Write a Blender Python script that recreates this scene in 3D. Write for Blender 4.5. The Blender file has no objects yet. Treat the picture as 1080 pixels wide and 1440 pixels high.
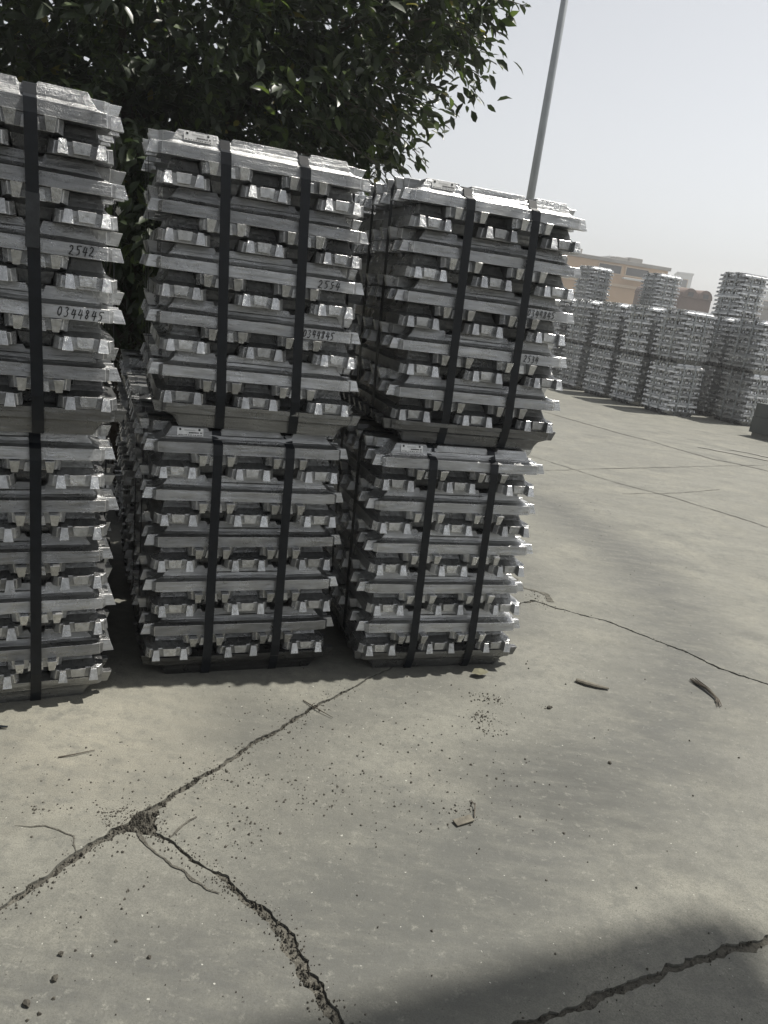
import bpy, bmesh, math, random
import numpy as np
from mathutils import Vector, Matrix, noise

random.seed(7)
rng = np.random.default_rng(7)
scene = bpy.context.scene
col = scene.collection

# ------------------------------------------------------------------ camera
PITCH, ROLL, CAM_H, FPX = math.radians(15.791), math.radians(7.967), 1.489, 1088.0
fw = Vector((0, math.cos(PITCH), -math.sin(PITCH)))
up = Vector((0, math.sin(PITCH), math.cos(PITCH)))
rt = Vector((1, 0, 0))
right = rt * math.cos(ROLL) + up * math.sin(ROLL)
upv = up * math.cos(ROLL) - rt * math.sin(ROLL)
cam_data = bpy.data.cameras.new('camera')
cam = bpy.data.objects.new('camera', cam_data)
col.objects.link(cam)
m = Matrix.Identity(4)
for i in range(3):
    m[i][0], m[i][1], m[i][2] = right[i], upv[i], -fw[i]
m[2][3] = CAM_H
cam.matrix_world = m
cam_data.sensor_fit = 'VERTICAL'
cam_data.sensor_height = 36.0
cam_data.lens = FPX / 1440.0 * 36.0
cam_data.clip_start = 0.05
cam_data.clip_end = 3000
scene.camera = cam

# ------------------------------------------------------------------ world, sun, exposure
SUN_AZ, SUN_EL = math.radians(63.0), math.radians(63.0)      # azimuth measured from +Y towards +X
world = bpy.data.worlds.new('World')
scene.world = world
world.use_nodes = True
wn = world.node_tree.nodes
wl = world.node_tree.links
wn.clear()
w_out = wn.new('ShaderNodeOutputWorld')
w_bg = wn.new('ShaderNodeBackground')
w_sky = wn.new('ShaderNodeTexSky')
w_sky.sky_type = 'NISHITA'
w_sky.sun_disc = False
w_sky.sun_elevation = SUN_EL
w_sky.sun_rotation = SUN_AZ
w_sky.air_density = 1.0
w_sky.dust_density = 2.0
w_sky.ozone_density = 1.0
w_hsv = wn.new('ShaderNodeHueSaturation')
w_hsv.inputs['Saturation'].default_value = 0.20
w_bg.inputs['Strength'].default_value = 0.099
wl.new(w_sky.outputs[0], w_hsv.inputs['Color'])
wl.new(w_hsv.outputs[0], w_bg.inputs[0])
wl.new(w_bg.outputs[0], w_out.inputs[0])

sun_data = bpy.data.lights.new('sun', 'SUN')
sun_data.energy = 5.0
sun_data.angle = math.radians(0.6)
sun_data.color = (1.0, 0.955, 0.88)
sun = bpy.data.objects.new('sun', sun_data)
col.objects.link(sun)
to_sun = Vector((math.sin(SUN_AZ) * math.cos(SUN_EL), math.cos(SUN_AZ) * math.cos(SUN_EL), math.sin(SUN_EL)))
sun.rotation_euler = to_sun.to_track_quat('Z', 'Y').to_euler()
sun.location = to_sun * 40

scene.view_settings.view_transform = 'Standard'
scene.view_settings.look = 'None'
scene.view_settings.exposure = 0.5
scene.view_settings.gamma = 1.0
scene.view_settings.use_curve_mapping = False
scene.render.engine = 'CYCLES'

# ------------------------------------------------------------------ helpers
def tag(o, label=None, cat=None, group=None, kind=None):
    if label: o['label'] = label
    if cat: o['category'] = cat
    if group: o['group'] = group
    if kind: o['kind'] = kind
    return o

def link(name, mesh, mats=(), parent=None):
    o = bpy.data.objects.new(name, mesh)
    col.objects.link(o)
    if mesh is not None:
        for mt in mats:
            if mesh.materials.find(mt.name) < 0:
                mesh.materials.append(mt)
    if parent is not None:
        o.parent = parent
    return o

def empty(name, loc, rz=0.0):
    o = bpy.data.objects.new(name, None)
    o.empty_display_size = 0.1
    col.objects.link(o)
    o.location = loc
    o.rotation_euler = (0, 0, rz)
    return o

def bm_mesh(bm, name, smooth=False):
    me = bpy.data.meshes.new(name)
    bm.normal_update()
    bm.to_mesh(me)
    bm.free()
    if smooth:
        me.polygons.foreach_set('use_smooth', [True] * len(me.polygons))
    return me

def pydata(name, v, f, smooth=False):
    me = bpy.data.meshes.new(name)
    me.from_pydata([tuple(x) for x in v], [], f)
    me.update()
    if smooth:
        me.polygons.foreach_set('use_smooth', [True] * len(me.polygons))
    return me

def add_box(bm, x0, x1, y0, y1, z0, z1, mat=0):
    vs = [bm.verts.new(p) for p in ((x0, y0, z0), (x1, y0, z0), (x1, y1, z0), (x0, y1, z0),
                                    (x0, y0, z1), (x1, y0, z1), (x1, y1, z1), (x0, y1, z1))]
    for q in ((0, 3, 2, 1), (4, 5, 6, 7), (0, 1, 5, 4), (1, 2, 6, 5), (2, 3, 7, 6), (3, 0, 4, 7)):
        bm.faces.new([vs[i] for i in q]).material_index = mat
    return vs

def box_mesh(name, x0, x1, y0, y1, z0, z1, bevel=0.0):
    bm = bmesh.new()
    add_box(bm, x0, x1, y0, y1, z0, z1)
    if bevel:
        bmesh.ops.bevel(bm, geom=bm.edges[:], offset=bevel, segments=2, affect='EDGES', profile=0.6)
    return bm_mesh(bm, name)

def add_tube(bm, pts, radii, seg=8, cap=True):
    """Tapered tube through points."""
    rings = []
    n = len(pts)
    for i, p in enumerate(pts):
        a = Vector(pts[max(i - 1, 0)])
        b = Vector(pts[min(i + 1, n - 1)])
        t = (b - a).normalized()
        ref = Vector((0, 0, 1)) if abs(t.z) < 0.9 else Vector((1, 0, 0))
        s = t.cross(ref).normalized()
        q = s.cross(t)
        rings.append([bm.verts.new(Vector(p) + (s * math.cos(2 * math.pi * k / seg) + q * math.sin(2 * math.pi * k / seg)) * radii[i])
                      for k in range(seg)])
    for a, b in zip(rings[:-1], rings[1:]):
        for k in range(seg):
            bm.faces.new((a[k], a[(k + 1) % seg], b[(k + 1) % seg], b[k]))
    if cap:
        bm.faces.new(rings[0][::-1])
        bm.faces.new(rings[-1])

class NT:
    """Tiny node-tree helper."""
    def __init__(self, name):
        self.m = bpy.data.materials.new(name)
        self.m.use_nodes = True
        self.t = self.m.node_tree
        self.b = self.t.nodes['Principled BSDF']
    def n(self, kind, **kw):
        nd = self.t.nodes.new(kind)
        for k, v in kw.items():
            if k in nd.inputs: nd.inputs[k].default_value = v
            else: setattr(nd, k, v)
        return nd
    def l(self, a, b): self.t.links.new(a, b)
    def set(self, **kw):
        for k, v in kw.items(): self.b.inputs[k.replace('_', ' ')].default_value = v
    def coords(self, scale=(1, 1, 1), obj=True):
        tc = self.n('ShaderNodeTexCoord')
        mp = self.n('ShaderNodeMapping')
        mp.inputs['Scale'].default_value = scale
        self.l(tc.outputs['Object'], mp.inputs[0])
        return mp.outputs[0]
    def noise(self, vec, scale, detail=4, rough=0.55):
        nd = self.n('ShaderNodeTexNoise')
        nd.inputs['Scale'].default_value = scale
        nd.inputs['Detail'].default_value = detail
        nd.inputs['Roughness'].default_value = rough
        if vec is not None: self.l(vec, nd.inputs['Vector'])
        return nd.outputs['Fac']
    def ramp(self, fac, stops):
        nd = self.n('ShaderNodeValToRGB')
        el = nd.color_ramp.elements
        while len(el) < len(stops): el.new(0.5)
        for e_, (p, c) in zip(el, stops):
            e_.position = p
            e_.color = (c, c, c, 1) if isinstance(c, (int, float)) else (*c, 1)
        self.l(fac, nd.inputs[0])
        return nd.outputs[0]
    def mix(self, fac, a, b, mode='MIX'):
        nd = self.n('ShaderNodeMix', data_type='RGBA', blend_type=mode)
        for i, v in ((0, fac), (6, a), (7, b)):
            if hasattr(v, 'is_linked') or hasattr(v, 'links'): self.l(v, nd.inputs[i])
            else: nd.inputs[i].default_value = v if i == 0 else (*v, 1)
        return nd.outputs[2]
    def math(self, op, a, b):
        nd = self.n('ShaderNodeMath', operation=op)
        for i, v in ((0, a), (1, b)):
            if hasattr(v, 'links'): self.l(v, nd.inputs[i])
            else: nd.inputs[i].default_value = v
        return nd.outputs[0]
    def bump(self, h, strength, dist=0.01):
        nd = self.n('ShaderNodeBump')
        nd.inputs['Strength'].default_value = strength
        nd.inputs['Distance'].default_value = dist
        self.l(h, nd.inputs['Height'])
        self.l(nd.outputs[0], self.b.inputs['Normal'])

# ------------------------------------------------------------------ materials
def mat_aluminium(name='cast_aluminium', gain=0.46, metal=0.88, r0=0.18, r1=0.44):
    t = NT(name)
    tc = t.n('ShaderNodeTexCoord')
    oi = t.n('ShaderNodeObjectInfo')
    add = t.n('ShaderNodeVectorMath', operation='MULTIPLY_ADD')
    t.l(oi.outputs['Random'], add.inputs[0])
    add.inputs[1].default_value = (37.0, 53.0, 71.0)
    t.l(tc.outputs['Object'], add.inputs[2])
    v = add.outputs[0]
    mp = t.n('ShaderNodeMapping')
    mp.inputs['Scale'].default_value = (1.6, 12, 12)
    t.l(v, mp.inputs[0])
    streak = t.noise(mp.outputs[0], 5.0, 6, 0.62)
    blot = t.noise(v, 9.0, 5, 0.6)
    fine = t.noise(v, 140.0, 4, 0.7)
    pit = t.noise(v, 420.0, 2, 0.6)
    c = t.ramp(streak, [(0.30, (0.335, 0.34, 0.342)), (0.52, (0.545, 0.555, 0.56)), (0.72, (0.70, 0.71, 0.72))])
    c = t.mix(t.ramp(blot, [(0.35, 0.0), (0.75, 0.75)]), c, (0.385, 0.39, 0.385))
    # dark scuffs rubbed onto the metal
    sc = t.ramp(t.noise(mp.outputs[0], 11.0, 7, 0.7), [(0.60, 0.0), (0.70, 0.8)])
    c = t.mix(sc, c, (0.14, 0.137, 0.13))
    vr = t.math('MULTIPLY_ADD', oi.outputs['Random'], 0.50)
    vr.node.inputs[2].default_value = gain
    g = t.n('ShaderNodeVectorMath', operation='SCALE')
    t.l(c, g.inputs[0])
    t.l(vr, g.inputs['Scale'])
    t.l(g.outputs[0], t.b.inputs['Base Color'])
    t.set(Metallic=metal)
    r = t.ramp(blot, [(0.3, r0), (0.7, r1)])
    t.l(r, t.b.inputs['Roughness'])
    h = t.math('ADD', t.math('MULTIPLY', fine, 0.6), t.math('MULTIPLY', pit, 0.35))
    h = t.math('ADD', h, t.math('MULTIPLY', streak, 1.3))
    t.bump(h, 0.75, 0.004)
    return t.m

def mat_plain(name, c, rough=0.6, metal=0.0, var=0.25, scale=20.0, bump=0.2, dist=0.003, spec=0.5):
    t = NT(name)
    v = t.coords()
    n1 = t.noise(v, scale, 5, 0.6)
    lo = tuple(x * (1 - var) for x in c)
    hi = tuple(min(1, x * (1 + var)) for x in c)
    t.l(t.ramp(n1, [(0.3, lo), (0.7, hi)]), t.b.inputs['Base Color'])
    t.set(Roughness=rough, Metallic=metal)
    t.b.inputs['Specular IOR Level'].default_value = spec
    if bump: t.bump(t.noise(v, scale * 4, 4, 0.6), bump, dist)
    return t.m

def mat_concrete():
    t = NT('worn_concrete')
    v = t.coords()
    big = t.noise(v, 0.55, 5, 0.55)
    mid = t.noise(v, 2.6, 6, 0.62)
    mp = t.n('ShaderNodeMapping')
    mp.inputs['Rotation'].default_value = (0, 0, math.radians(28))
    mp.inputs['Scale'].default_value = (1.0, 3.2, 1.0)
    t.l(v, mp.inputs[0])
    swirl = t.noise(mp.outputs[0], 1.8, 7, 0.66)
    small = t.noise(v, 24.0, 6, 0.65)
    grain = t.noise(v, 260.0, 3, 0.7)
    c = t.ramp(big, [(0.30, (0.152, 0.150, 0.131)), (0.68, (0.191, 0.190, 0.162))])
    c = t.mix(t.ramp(swirl, [(0.40, 0.0), (0.66, 0.80)]), c, (0.126, 0.126, 0.109))
    c = t.mix(t.ramp(mid, [(0.50, 0.0), (0.70, 0.75)]), c, (0.222, 0.217, 0.182))
    c = t.mix(t.ramp(small, [(0.46, 0.0), (0.74, 0.55)]), c, (0.097, 0.097, 0.085))
    # oil and rubbing stains
    st = t.ramp(t.noise(v, 1.25, 8, 0.70), [(0.55, 0.0), (0.70, 0.75)])
    c = t.mix(st, c, (0.077, 0.077, 0.070))
    # turning-lorry rubber arc, grimy patches and a dusty patch: (x, y, radius, band, strength)
    sep = t.n('ShaderNodeSeparateXYZ')
    t.l(v, sep.inputs[0])
    wob = t.math('MULTIPLY', t.math('SUBTRACT', t.noise(v, 1.7, 7, 0.68), 0.5), 0.9)
    brk = t.ramp(t.noise(mp.outputs[0], 5.0, 7, 0.72), [(0.34, 0.35), (0.58, 1.0)])
    def blob(cx, cy, rad, band, strength, colour, c):
        dx, dy = t.math('SUBTRACT', sep.outputs[0], cx), t.math('SUBTRACT', sep.outputs[1], cy)
        d = t.math('SQRT', t.math('ADD', t.math('MULTIPLY', dx, dx), t.math('MULTIPLY', dy, dy)), 0)
        d = t.math('ABSOLUTE', t.math('SUBTRACT', d, rad), 0)
        d = t.math('ADD', d, t.math('MULTIPLY', wob, band * 1.3))
        f = t.ramp(t.math('DIVIDE', d, band), [(0.15, strength), (1.0, 0.0)])
        f = t.math('MULTIPLY', f, brk)
        return t.mix(f, c, colour)
    dk = (0.083, 0.084, 0.078)
    c = blob(-1.9, 4.55, 3.6, 0.42, 0.95, dk, c)
    c = blob(-1.9, 4.55, 2.75, 0.22, 0.55, dk, c)
    c = blob(0.22, 1.68, 0.0, 0.55, 0.8, (0.080, 0.082, 0.075), c)
    c = blob(0.72, 2.28, 0.0, 0.42, 1.0, (0.068, 0.069, 0.063), c)
    c = blob(-0.15, 2.08, 0.0, 0.34, 0.55, (0.095, 0.094, 0.083), c)
    c = blob(-0.40, 2.40, 0.0, 0.25, 0.60, (0.095, 0.094, 0.083), c)
    c = blob(-0.85, 2.15, 0.0, 0.55, 0.70, (0.293, 0.278, 0.223), c)
    mot = t.ramp(t.noise(v, 15.0, 9, 0.76), [(0.50, 0.0), (0.60, 0.50)])
    c = t.mix(t.math('MULTIPLY', mot, t.ramp(t.noise(v, 1.4, 4, 0.6), [(0.36, 0.25), (0.60, 1.0)])), c, (0.087, 0.089, 0.082))
    mot2 = t.ramp(t.noise(v, 31.0, 8, 0.74), [(0.56, 0.0), (0.66, 0.40)])
    c = t.mix(mot2, c, (0.252, 0.249, 0.217))
    # pale scuffs
    sc = t.ramp(t.noise(mp.outputs[0], 9.0, 6, 0.7), [(0.64, 0.0), (0.74, 0.5)])
    c = t.mix(sc, c, (0.270, 0.265, 0.230))
    c = t.mix(t.ramp(grain, [(0.35, 0.60), (0.56, 0.0)]), c, (0.077, 0.077, 0.067))
    sp = t.ramp(t.noise(v, 95.0, 2, 0.5), [(0.70, 0.0), (0.75, 0.85)])
    c = t.mix(sp, c, (0.049, 0.047, 0.042))
    wsp = t.ramp(t.noise(v, 70.0, 2, 0.5), [(0.735, 0.0), (0.76, 0.7)])
    c = t.mix(wsp, c, (0.412, 0.414, 0.369))
    t.b.inputs['Specular IOR Level'].default_value = 0.25
    t.l(c, t.b.inputs['Base Color'])
    t.l(t.ramp(mid, [(0.3, 0.62), (0.7, 0.82)]), t.b.inputs['Roughness'])
    h = t.math('ADD', t.math('MULTIPLY', grain, 0.5), t.math('MULTIPLY', small, 1.6))
    t.bump(h, 0.45, 0.004)
    return t.m

def mat_leaf(name, c, trans):
    t = NT(name)
    oi = t.n('ShaderNodeObjectInfo')
    v = t.coords()
    n1 = t.noise(v, 6.0, 3, 0.5)
    t.l(t.ramp(n1, [(0.3, tuple(x * 0.6 for x in c)), (0.7, tuple(x * 1.5 for x in c))]), t.b.inputs['Base Color'])
    t.set(Roughness=0.42)
    t.b.inputs['Transmission Weight'].default_value = 0.0
    tr = t.n('ShaderNodeBsdfTranslucent')
    tr.inputs[0].default_value = (c[0] * 1.6, c[1] * 1.8, c[2] * 0.8, 1)
    mx = t.n('ShaderNodeMixShader')
    mx.inputs[0].default_value = trans
    t.l(t.b.outputs[0], mx.inputs[1])
    t.l(tr.outputs[0], mx.inputs[2])
    t.l(mx.outputs[0], t.t.nodes['Material Output'].inputs[0])
    return t.m

M_AL = mat_aluminium()
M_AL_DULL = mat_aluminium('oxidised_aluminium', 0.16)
M_LUG = mat_aluminium('bright_cast_aluminium', 0.78, 0.90, 0.20, 0.40)
M_AL_GLARE = mat_aluminium('glare_bright_aluminium', 0.74, 0.80, 0.25, 0.5)  # far bundles: veiling glare painted in as a lighter base colour
M_EDGE = mat_plain('rubbed_bright_arris', (0.80, 0.80, 0.79), 0.30, 0.95, 0.25, 60, 0.3, 0.002)
M_STRAP = mat_plain('painted_steel_strap', (0.008, 0.010, 0.013), 0.42, 0.0, 0.35, 25, 0.15, 0.001, 0.28)
M_SEAL = mat_plain('strap_seal_steel', (0.03, 0.033, 0.036), 0.35, 0.3, 0.3, 40)
M_INK = mat_plain('black_marker', (0.012, 0.012, 0.012), 0.7, 0, 0.2, 60, 0)
M_PLATE = mat_plain('stamped_plate_metal', (0.62, 0.62, 0.60), 0.45, 0.7, 0.15, 60, 0.2, 0.001)
M_CONC = mat_concrete()
M_DIRT = mat_plain('joint_dirt', (0.108, 0.103, 0.087), 0.95, 0, 0.5, 60, 1.0, 0.01, 0.2)
M_GRAVEL = mat_plain('dark_crumbs', (0.062, 0.058, 0.048), 0.9, 0, 0.5, 30, 0.5, 0.004, 0.2)
M_SEALANT = mat_plain('dark_joint_filler', (0.085, 0.082, 0.070), 0.9, 0, 0.3, 12, 0.4)
M_STRIP = mat_plain('ground_strip_grey', (0.16, 0.156, 0.138), 0.8, 0, 0.2, 8, 0.2)  # even grey for the flat strips on the far slab
M_BARK = mat_plain('bark', (0.060, 0.048, 0.036), 0.9, 0, 0.4, 18, 0.9, 0.02, 0.2)
M_LEAF = mat_leaf('leaf_green', (0.024, 0.036, 0.015), 0.16)
M_LEAF2 = mat_leaf('leaf_light', (0.062, 0.085, 0.032), 0.35)
M_LEAFY = mat_leaf('leaf_yellow', (0.16, 0.14, 0.04), 0.25)
M_DRYLEAF = mat_plain('dry_leaf', (0.085, 0.082, 0.050), 0.8, 0, 0.4, 40, 0.4)
M_WOOD = mat_plain('weathered_wood', (0.10, 0.092, 0.072), 0.85, 0, 0.4, 40, 0.6)
M_TWIG = mat_plain('dry_twig', (0.07, 0.060, 0.046), 0.9, 0, 0.4, 60, 0.4)
M_POLE = mat_plain('galvanised_steel', (0.30, 0.32, 0.33), 0.5, 0.55, 0.12, 3, 0.1)
M_PETAL = mat_plain('white_petal', (0.78, 0.77, 0.72), 0.6, 0, 0.05, 30, 0)
M_TAN = mat_plain('tan_render', (0.47, 0.325, 0.20), 0.85, 0, 0.10, 0.6, 0.2)
M_TAN2 = mat_plain('tan_trim', (0.48, 0.38, 0.27), 0.85, 0, 0.1, 0.8, 0.2)
M_ROOFG = mat_plain('grey_roof', (0.30, 0.29, 0.27), 0.8, 0, 0.2, 0.6, 0.2)
M_GLASS = mat_plain('window_glass', (0.035, 0.04, 0.045), 0.15, 0, 0.3, 0.5, 0)
M_BROWN = mat_plain('brown_brick', (0.12, 0.082, 0.066), 0.85, 0, 0.25, 0.8, 0.2)
M_PALE = mat_plain('pale_render', (0.60, 0.61, 0.60), 0.8, 0, 0.08, 0.3, 0.1)
M_BARRIER = mat_plain('dark_painted_concrete', (0.045, 0.052, 0.048), 0.7, 0, 0.25, 6, 0.3)
M_CANOPY = mat_plain('corrugated_sheet', (0.22, 0.23, 0.24), 0.6, 0.3, 0.15, 2, 0.2)

# ------------------------------------------------------------------ ground
ground = link('ground', pydata('ground', [(-900, -900, -0.0085), (900, -900, -0.0085), (900, 1500, -0.0085), (-900, 1500, -0.0085)],
                               [(0, 1, 2, 3)]), [M_DIRT])
tag(ground, 'earth under the concrete yard, showing in the open joints', 'ground', kind='structure')

def resample(pts, step):
    out = []
    for a, b in zip(pts[:-1], pts[1:]):
        d = math.dist(a[:2], b[:2])
        k = max(1, int(d / step))
        for i in range(k):
            f = i / k
            out.append(tuple(a[j] + (b[j] - a[j]) * f for j in range(3)))
    out.append(tuple(pts[-1]))
    return out

def ragged(pts, seed, near_step=0.009, amp=1.0):
    """Centre line points (x, y, width) -> left and right ragged edges."""
    p = resample(pts, near_step)
    L, R = [], []
    for i, (x, y, w) in enumerate(p):
        a = p[max(i - 1, 0)]
        b = p[min(i + 1, len(p) - 1)]
        tx, ty = b[0] - a[0], b[1] - a[1]
        d = math.hypot(tx, ty) or 1
        nx, ny = -ty / d, tx / d
        wob = noise.noise(Vector((x * 7, y * 7, seed))) * 0.014 + noise.noise(Vector((x * 26, y * 26, seed))) * 0.006
        wl_ = w * (0.5 + 0.55 * noise.noise(Vector((x * 22, y * 22, seed + 5)))) + 0.006 * noise.noise(Vector((x * 80, y * 80, seed + 9))) * min(1, w / 0.012)
        wr_ = w * (0.5 + 0.55 * noise.noise(Vector((x * 22, y * 22, seed + 15)))) + 0.006 * noise.noise(Vector((x * 80, y * 80, seed + 19))) * min(1, w / 0.012)
        wl_ = max(wl_, w * 0.12) * amp
        wr_ = max(wr_, w * 0.12) * amp
        L.append((x + nx * (wob + wl_), y + ny * (wob + wl_)))
        R.append((x + nx * (wob - wr_), y + ny * (wob - wr_)))
    return L, R

J1 = (-0.57, 1.79)
J2 = (0.88, 3.93)
X1 = (2.90, 2.59)
X2 = (0.147, 1.18)
lineA = [(-4.2, -4.2, 0.0156), (-0.80, 1.39, 0.0172), (-0.70, 1.55, 0.0187), (-0.64, 1.69, 0.0218), (J1[0], J1[1], 0.0328), (-0.53, 1.87, 0.0203), (-0.49, 1.95, 0.0156), (-0.37, 2.16, 0.0125),
         (-0.24, 2.38, 0.0172), (-0.11, 2.59, 0.0101), (-0.03, 2.71, 0.0094), (0.4, 3.35, 0.0094), (0.78, 3.86, 0.0172), (J2[0], J2[1], 0.0172)]
lineB = [(J1[0], J1[1], 0.0312), (-0.46, 1.75, 0.0078), (-0.33, 1.67, 0.0109), (-0.22, 1.59, 0.0218), (-0.13, 1.53, 0.0265), (-0.07, 1.46, 0.0343),
         (-0.01, 1.36, 0.0281), (0.06, 1.28, 0.0250), (X2[0], X2[1], 0.0234), (1.6, -1.4, 0.0234)]
lineC = [(X2[0], X2[1], 0.0172), (0.46, 1.34, 0.0156), (0.62, 1.42, 0.0187), (0.72, 1.48, 0.0203), (0.85, 1.55, 0.0203), (0.98, 1.62, 0.0234), (1.16, 1.70, 0.0265), (X1[0], X1[1], 0.0234)]
lineD = [(J2[0], J2[1], 0.0156), (0.97, 3.87, 0.0109), (1.22, 3.79, 0.0101), (1.41, 3.65, 0.0133), (1.55, 3.53, 0.0117), (1.67, 3.38, 0.0140),
         (1.86, 3.28, 0.0109), (X1[0], X1[1], 0.0094), (9.0, -1.5, 0.0156)]
AL, AR = ragged(lineA, 1.3)
BL, BR = ragged(lineB, 4.1)
CL, CR = ragged(lineC, 8.7)
DL, DR = ragged(lineD, 12.9)

def nearest(seq, pt):
    return min(range(len(seq)), key=lambda i: math.dist(seq[i], pt))

def slab(name, boundary, z, depth=0.012):
    out = []
    for p in boundary:
        if not out or math.dist(out[-1], p) > 1e-4: out.append(p)
    n = len(out)
    v = [(x, y, z) for x, y in out] + [(x, y, z - depth) for x, y in out]
    area = sum(out[i][0] * out[(i + 1) % n][1] - out[(i + 1) % n][0] * out[i][1] for i in range(n))
    ring = list(range(n)) if area > 0 else list(range(n))[::-1]
    f = [ring]
    for a, b in zip(ring, ring[1:] + ring[:1]):
        f.append((b, a, a + n, b + n))
    o = link('concrete_slab', pydata('concrete_slab', v, f), [M_CONC], ground)
    return o

a1 = nearest(AL, J1)
slab_back = slab('s', AL + DL[8:] + [(80, -40), (80, 140), (-80, 140), (-80, -40), (-9, -12)], 0.0)
d_end = nearest(DR, X1)
b_end = nearest(BL, X2)
a1r = nearest(AR, J1)
slab('s', AR[a1r + 9:] + DR[6:d_end - 3] + CL[::-1][4:-3] + BL[9:b_end - 2][::-1] + [(BL[9][0] + (AR[a1r + 9][0] - BL[9][0]) * q / 12 + random.uniform(-.007, .007), BL[9][1] + (AR[a1r + 9][1] - BL[9][1]) * q / 12 + random.uniform(-.007, .007)) for q in range(1, 12)], -0.001)
slab('s', AR[:a1r - 2] + BR[4:] + [(0.5, -6), (-4.0, -8)], -0.002)
slab('s', CR[3:-3] + DR[d_end + 3:] + [(6, -6)] + BL[b_end + 2:][::-1], -0.0025)

# hairline joints far out in the yard (thin filler strips lying on the slab)
def filler(pts, w, seed, mat=M_SEALANT, name='joint_filler', z=0.004):
    p = []
    for (a, b, _) in resample([(a, b, 0) for a, b in pts], .03 if w < .02 and z < .003 else .3):
        p.append((a + random.gauss(0, w * .55), b + random.gauss(0, w * .55), w * random.uniform(.35, 1.2)))
    L, R = ragged(p, seed, 0.01 if z < .003 else 0.05, 1.0)
    n = len(L)
    v = [(x, y, z) for x, y in L] + [(x, y, z) for x, y in R]
    o = link(name, pydata(name, v, [(i, i + n, i + n + 1, i + 1) for i in range(n - 1)]), [mat], ground)
    return o
filler([(1.7, 13.2), (2.47, 12.07), (3.02, 11.33), (3.55, 10.65), (4.06, 9.89), (4.64, 9.55), (6.5, 7.6)], .045, 31)
filler([(1.1, 8.7), (1.77, 7.96), (2.23, 7.45), (2.7, 7.15), (3.27, 6.45), (4.6, 5.2)], .020, 33)
filler([(1.4, 7.5), (1.99, 7.93), (3.26, 8.86), (4.85, 10.02), (6.2, 11.0)], .013, 37)
filler([(2.15, 7.0), (2.6, 7.25), (3.4, 7.85)], .009, 39)
filler([(0.80, 4.25), (0.84, 4.12), (0.93, 4.02), (0.95, 3.92)], .030, 41, M_DIRT, z=.002)
filler([(-0.55, 1.78), (-0.47, 1.69), (-0.36, 1.625), (-0.28, 1.585)], .007, 43, M_DIRT, z=.001)
filler([(-0.46, 1.76), (-0.43, 1.80), (-0.41, 1.86)], .010, 45, M_DIRT, z=.001)
filler([(-0.66, 1.655), (-0.70, 1.71), (-0.78, 1.74), (-0.86, 1.72)], .004, 47, M_DIRT, z=.002)
filler([(4.6, 11.0), (5.2, 10.7), (6.0, 10.9), (7.2, 10.2)], .12, 51, M_STRIP, 'ground_strip', 0.008)  # two ragged grey strips lying flat on the yard
filler([(4.2, 10.75), (5.0, 10.4), (6.0, 10.35), (7.4, 9.6)], .10, 53, M_STRIP, 'ground_strip', 0.008)

# ------------------------------------------------------------------ ingots
LH = 0.086            # layer height
PIT = 0.131           # spacing of ingots in a layer
NL = 11
HB = LH * NL

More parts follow.
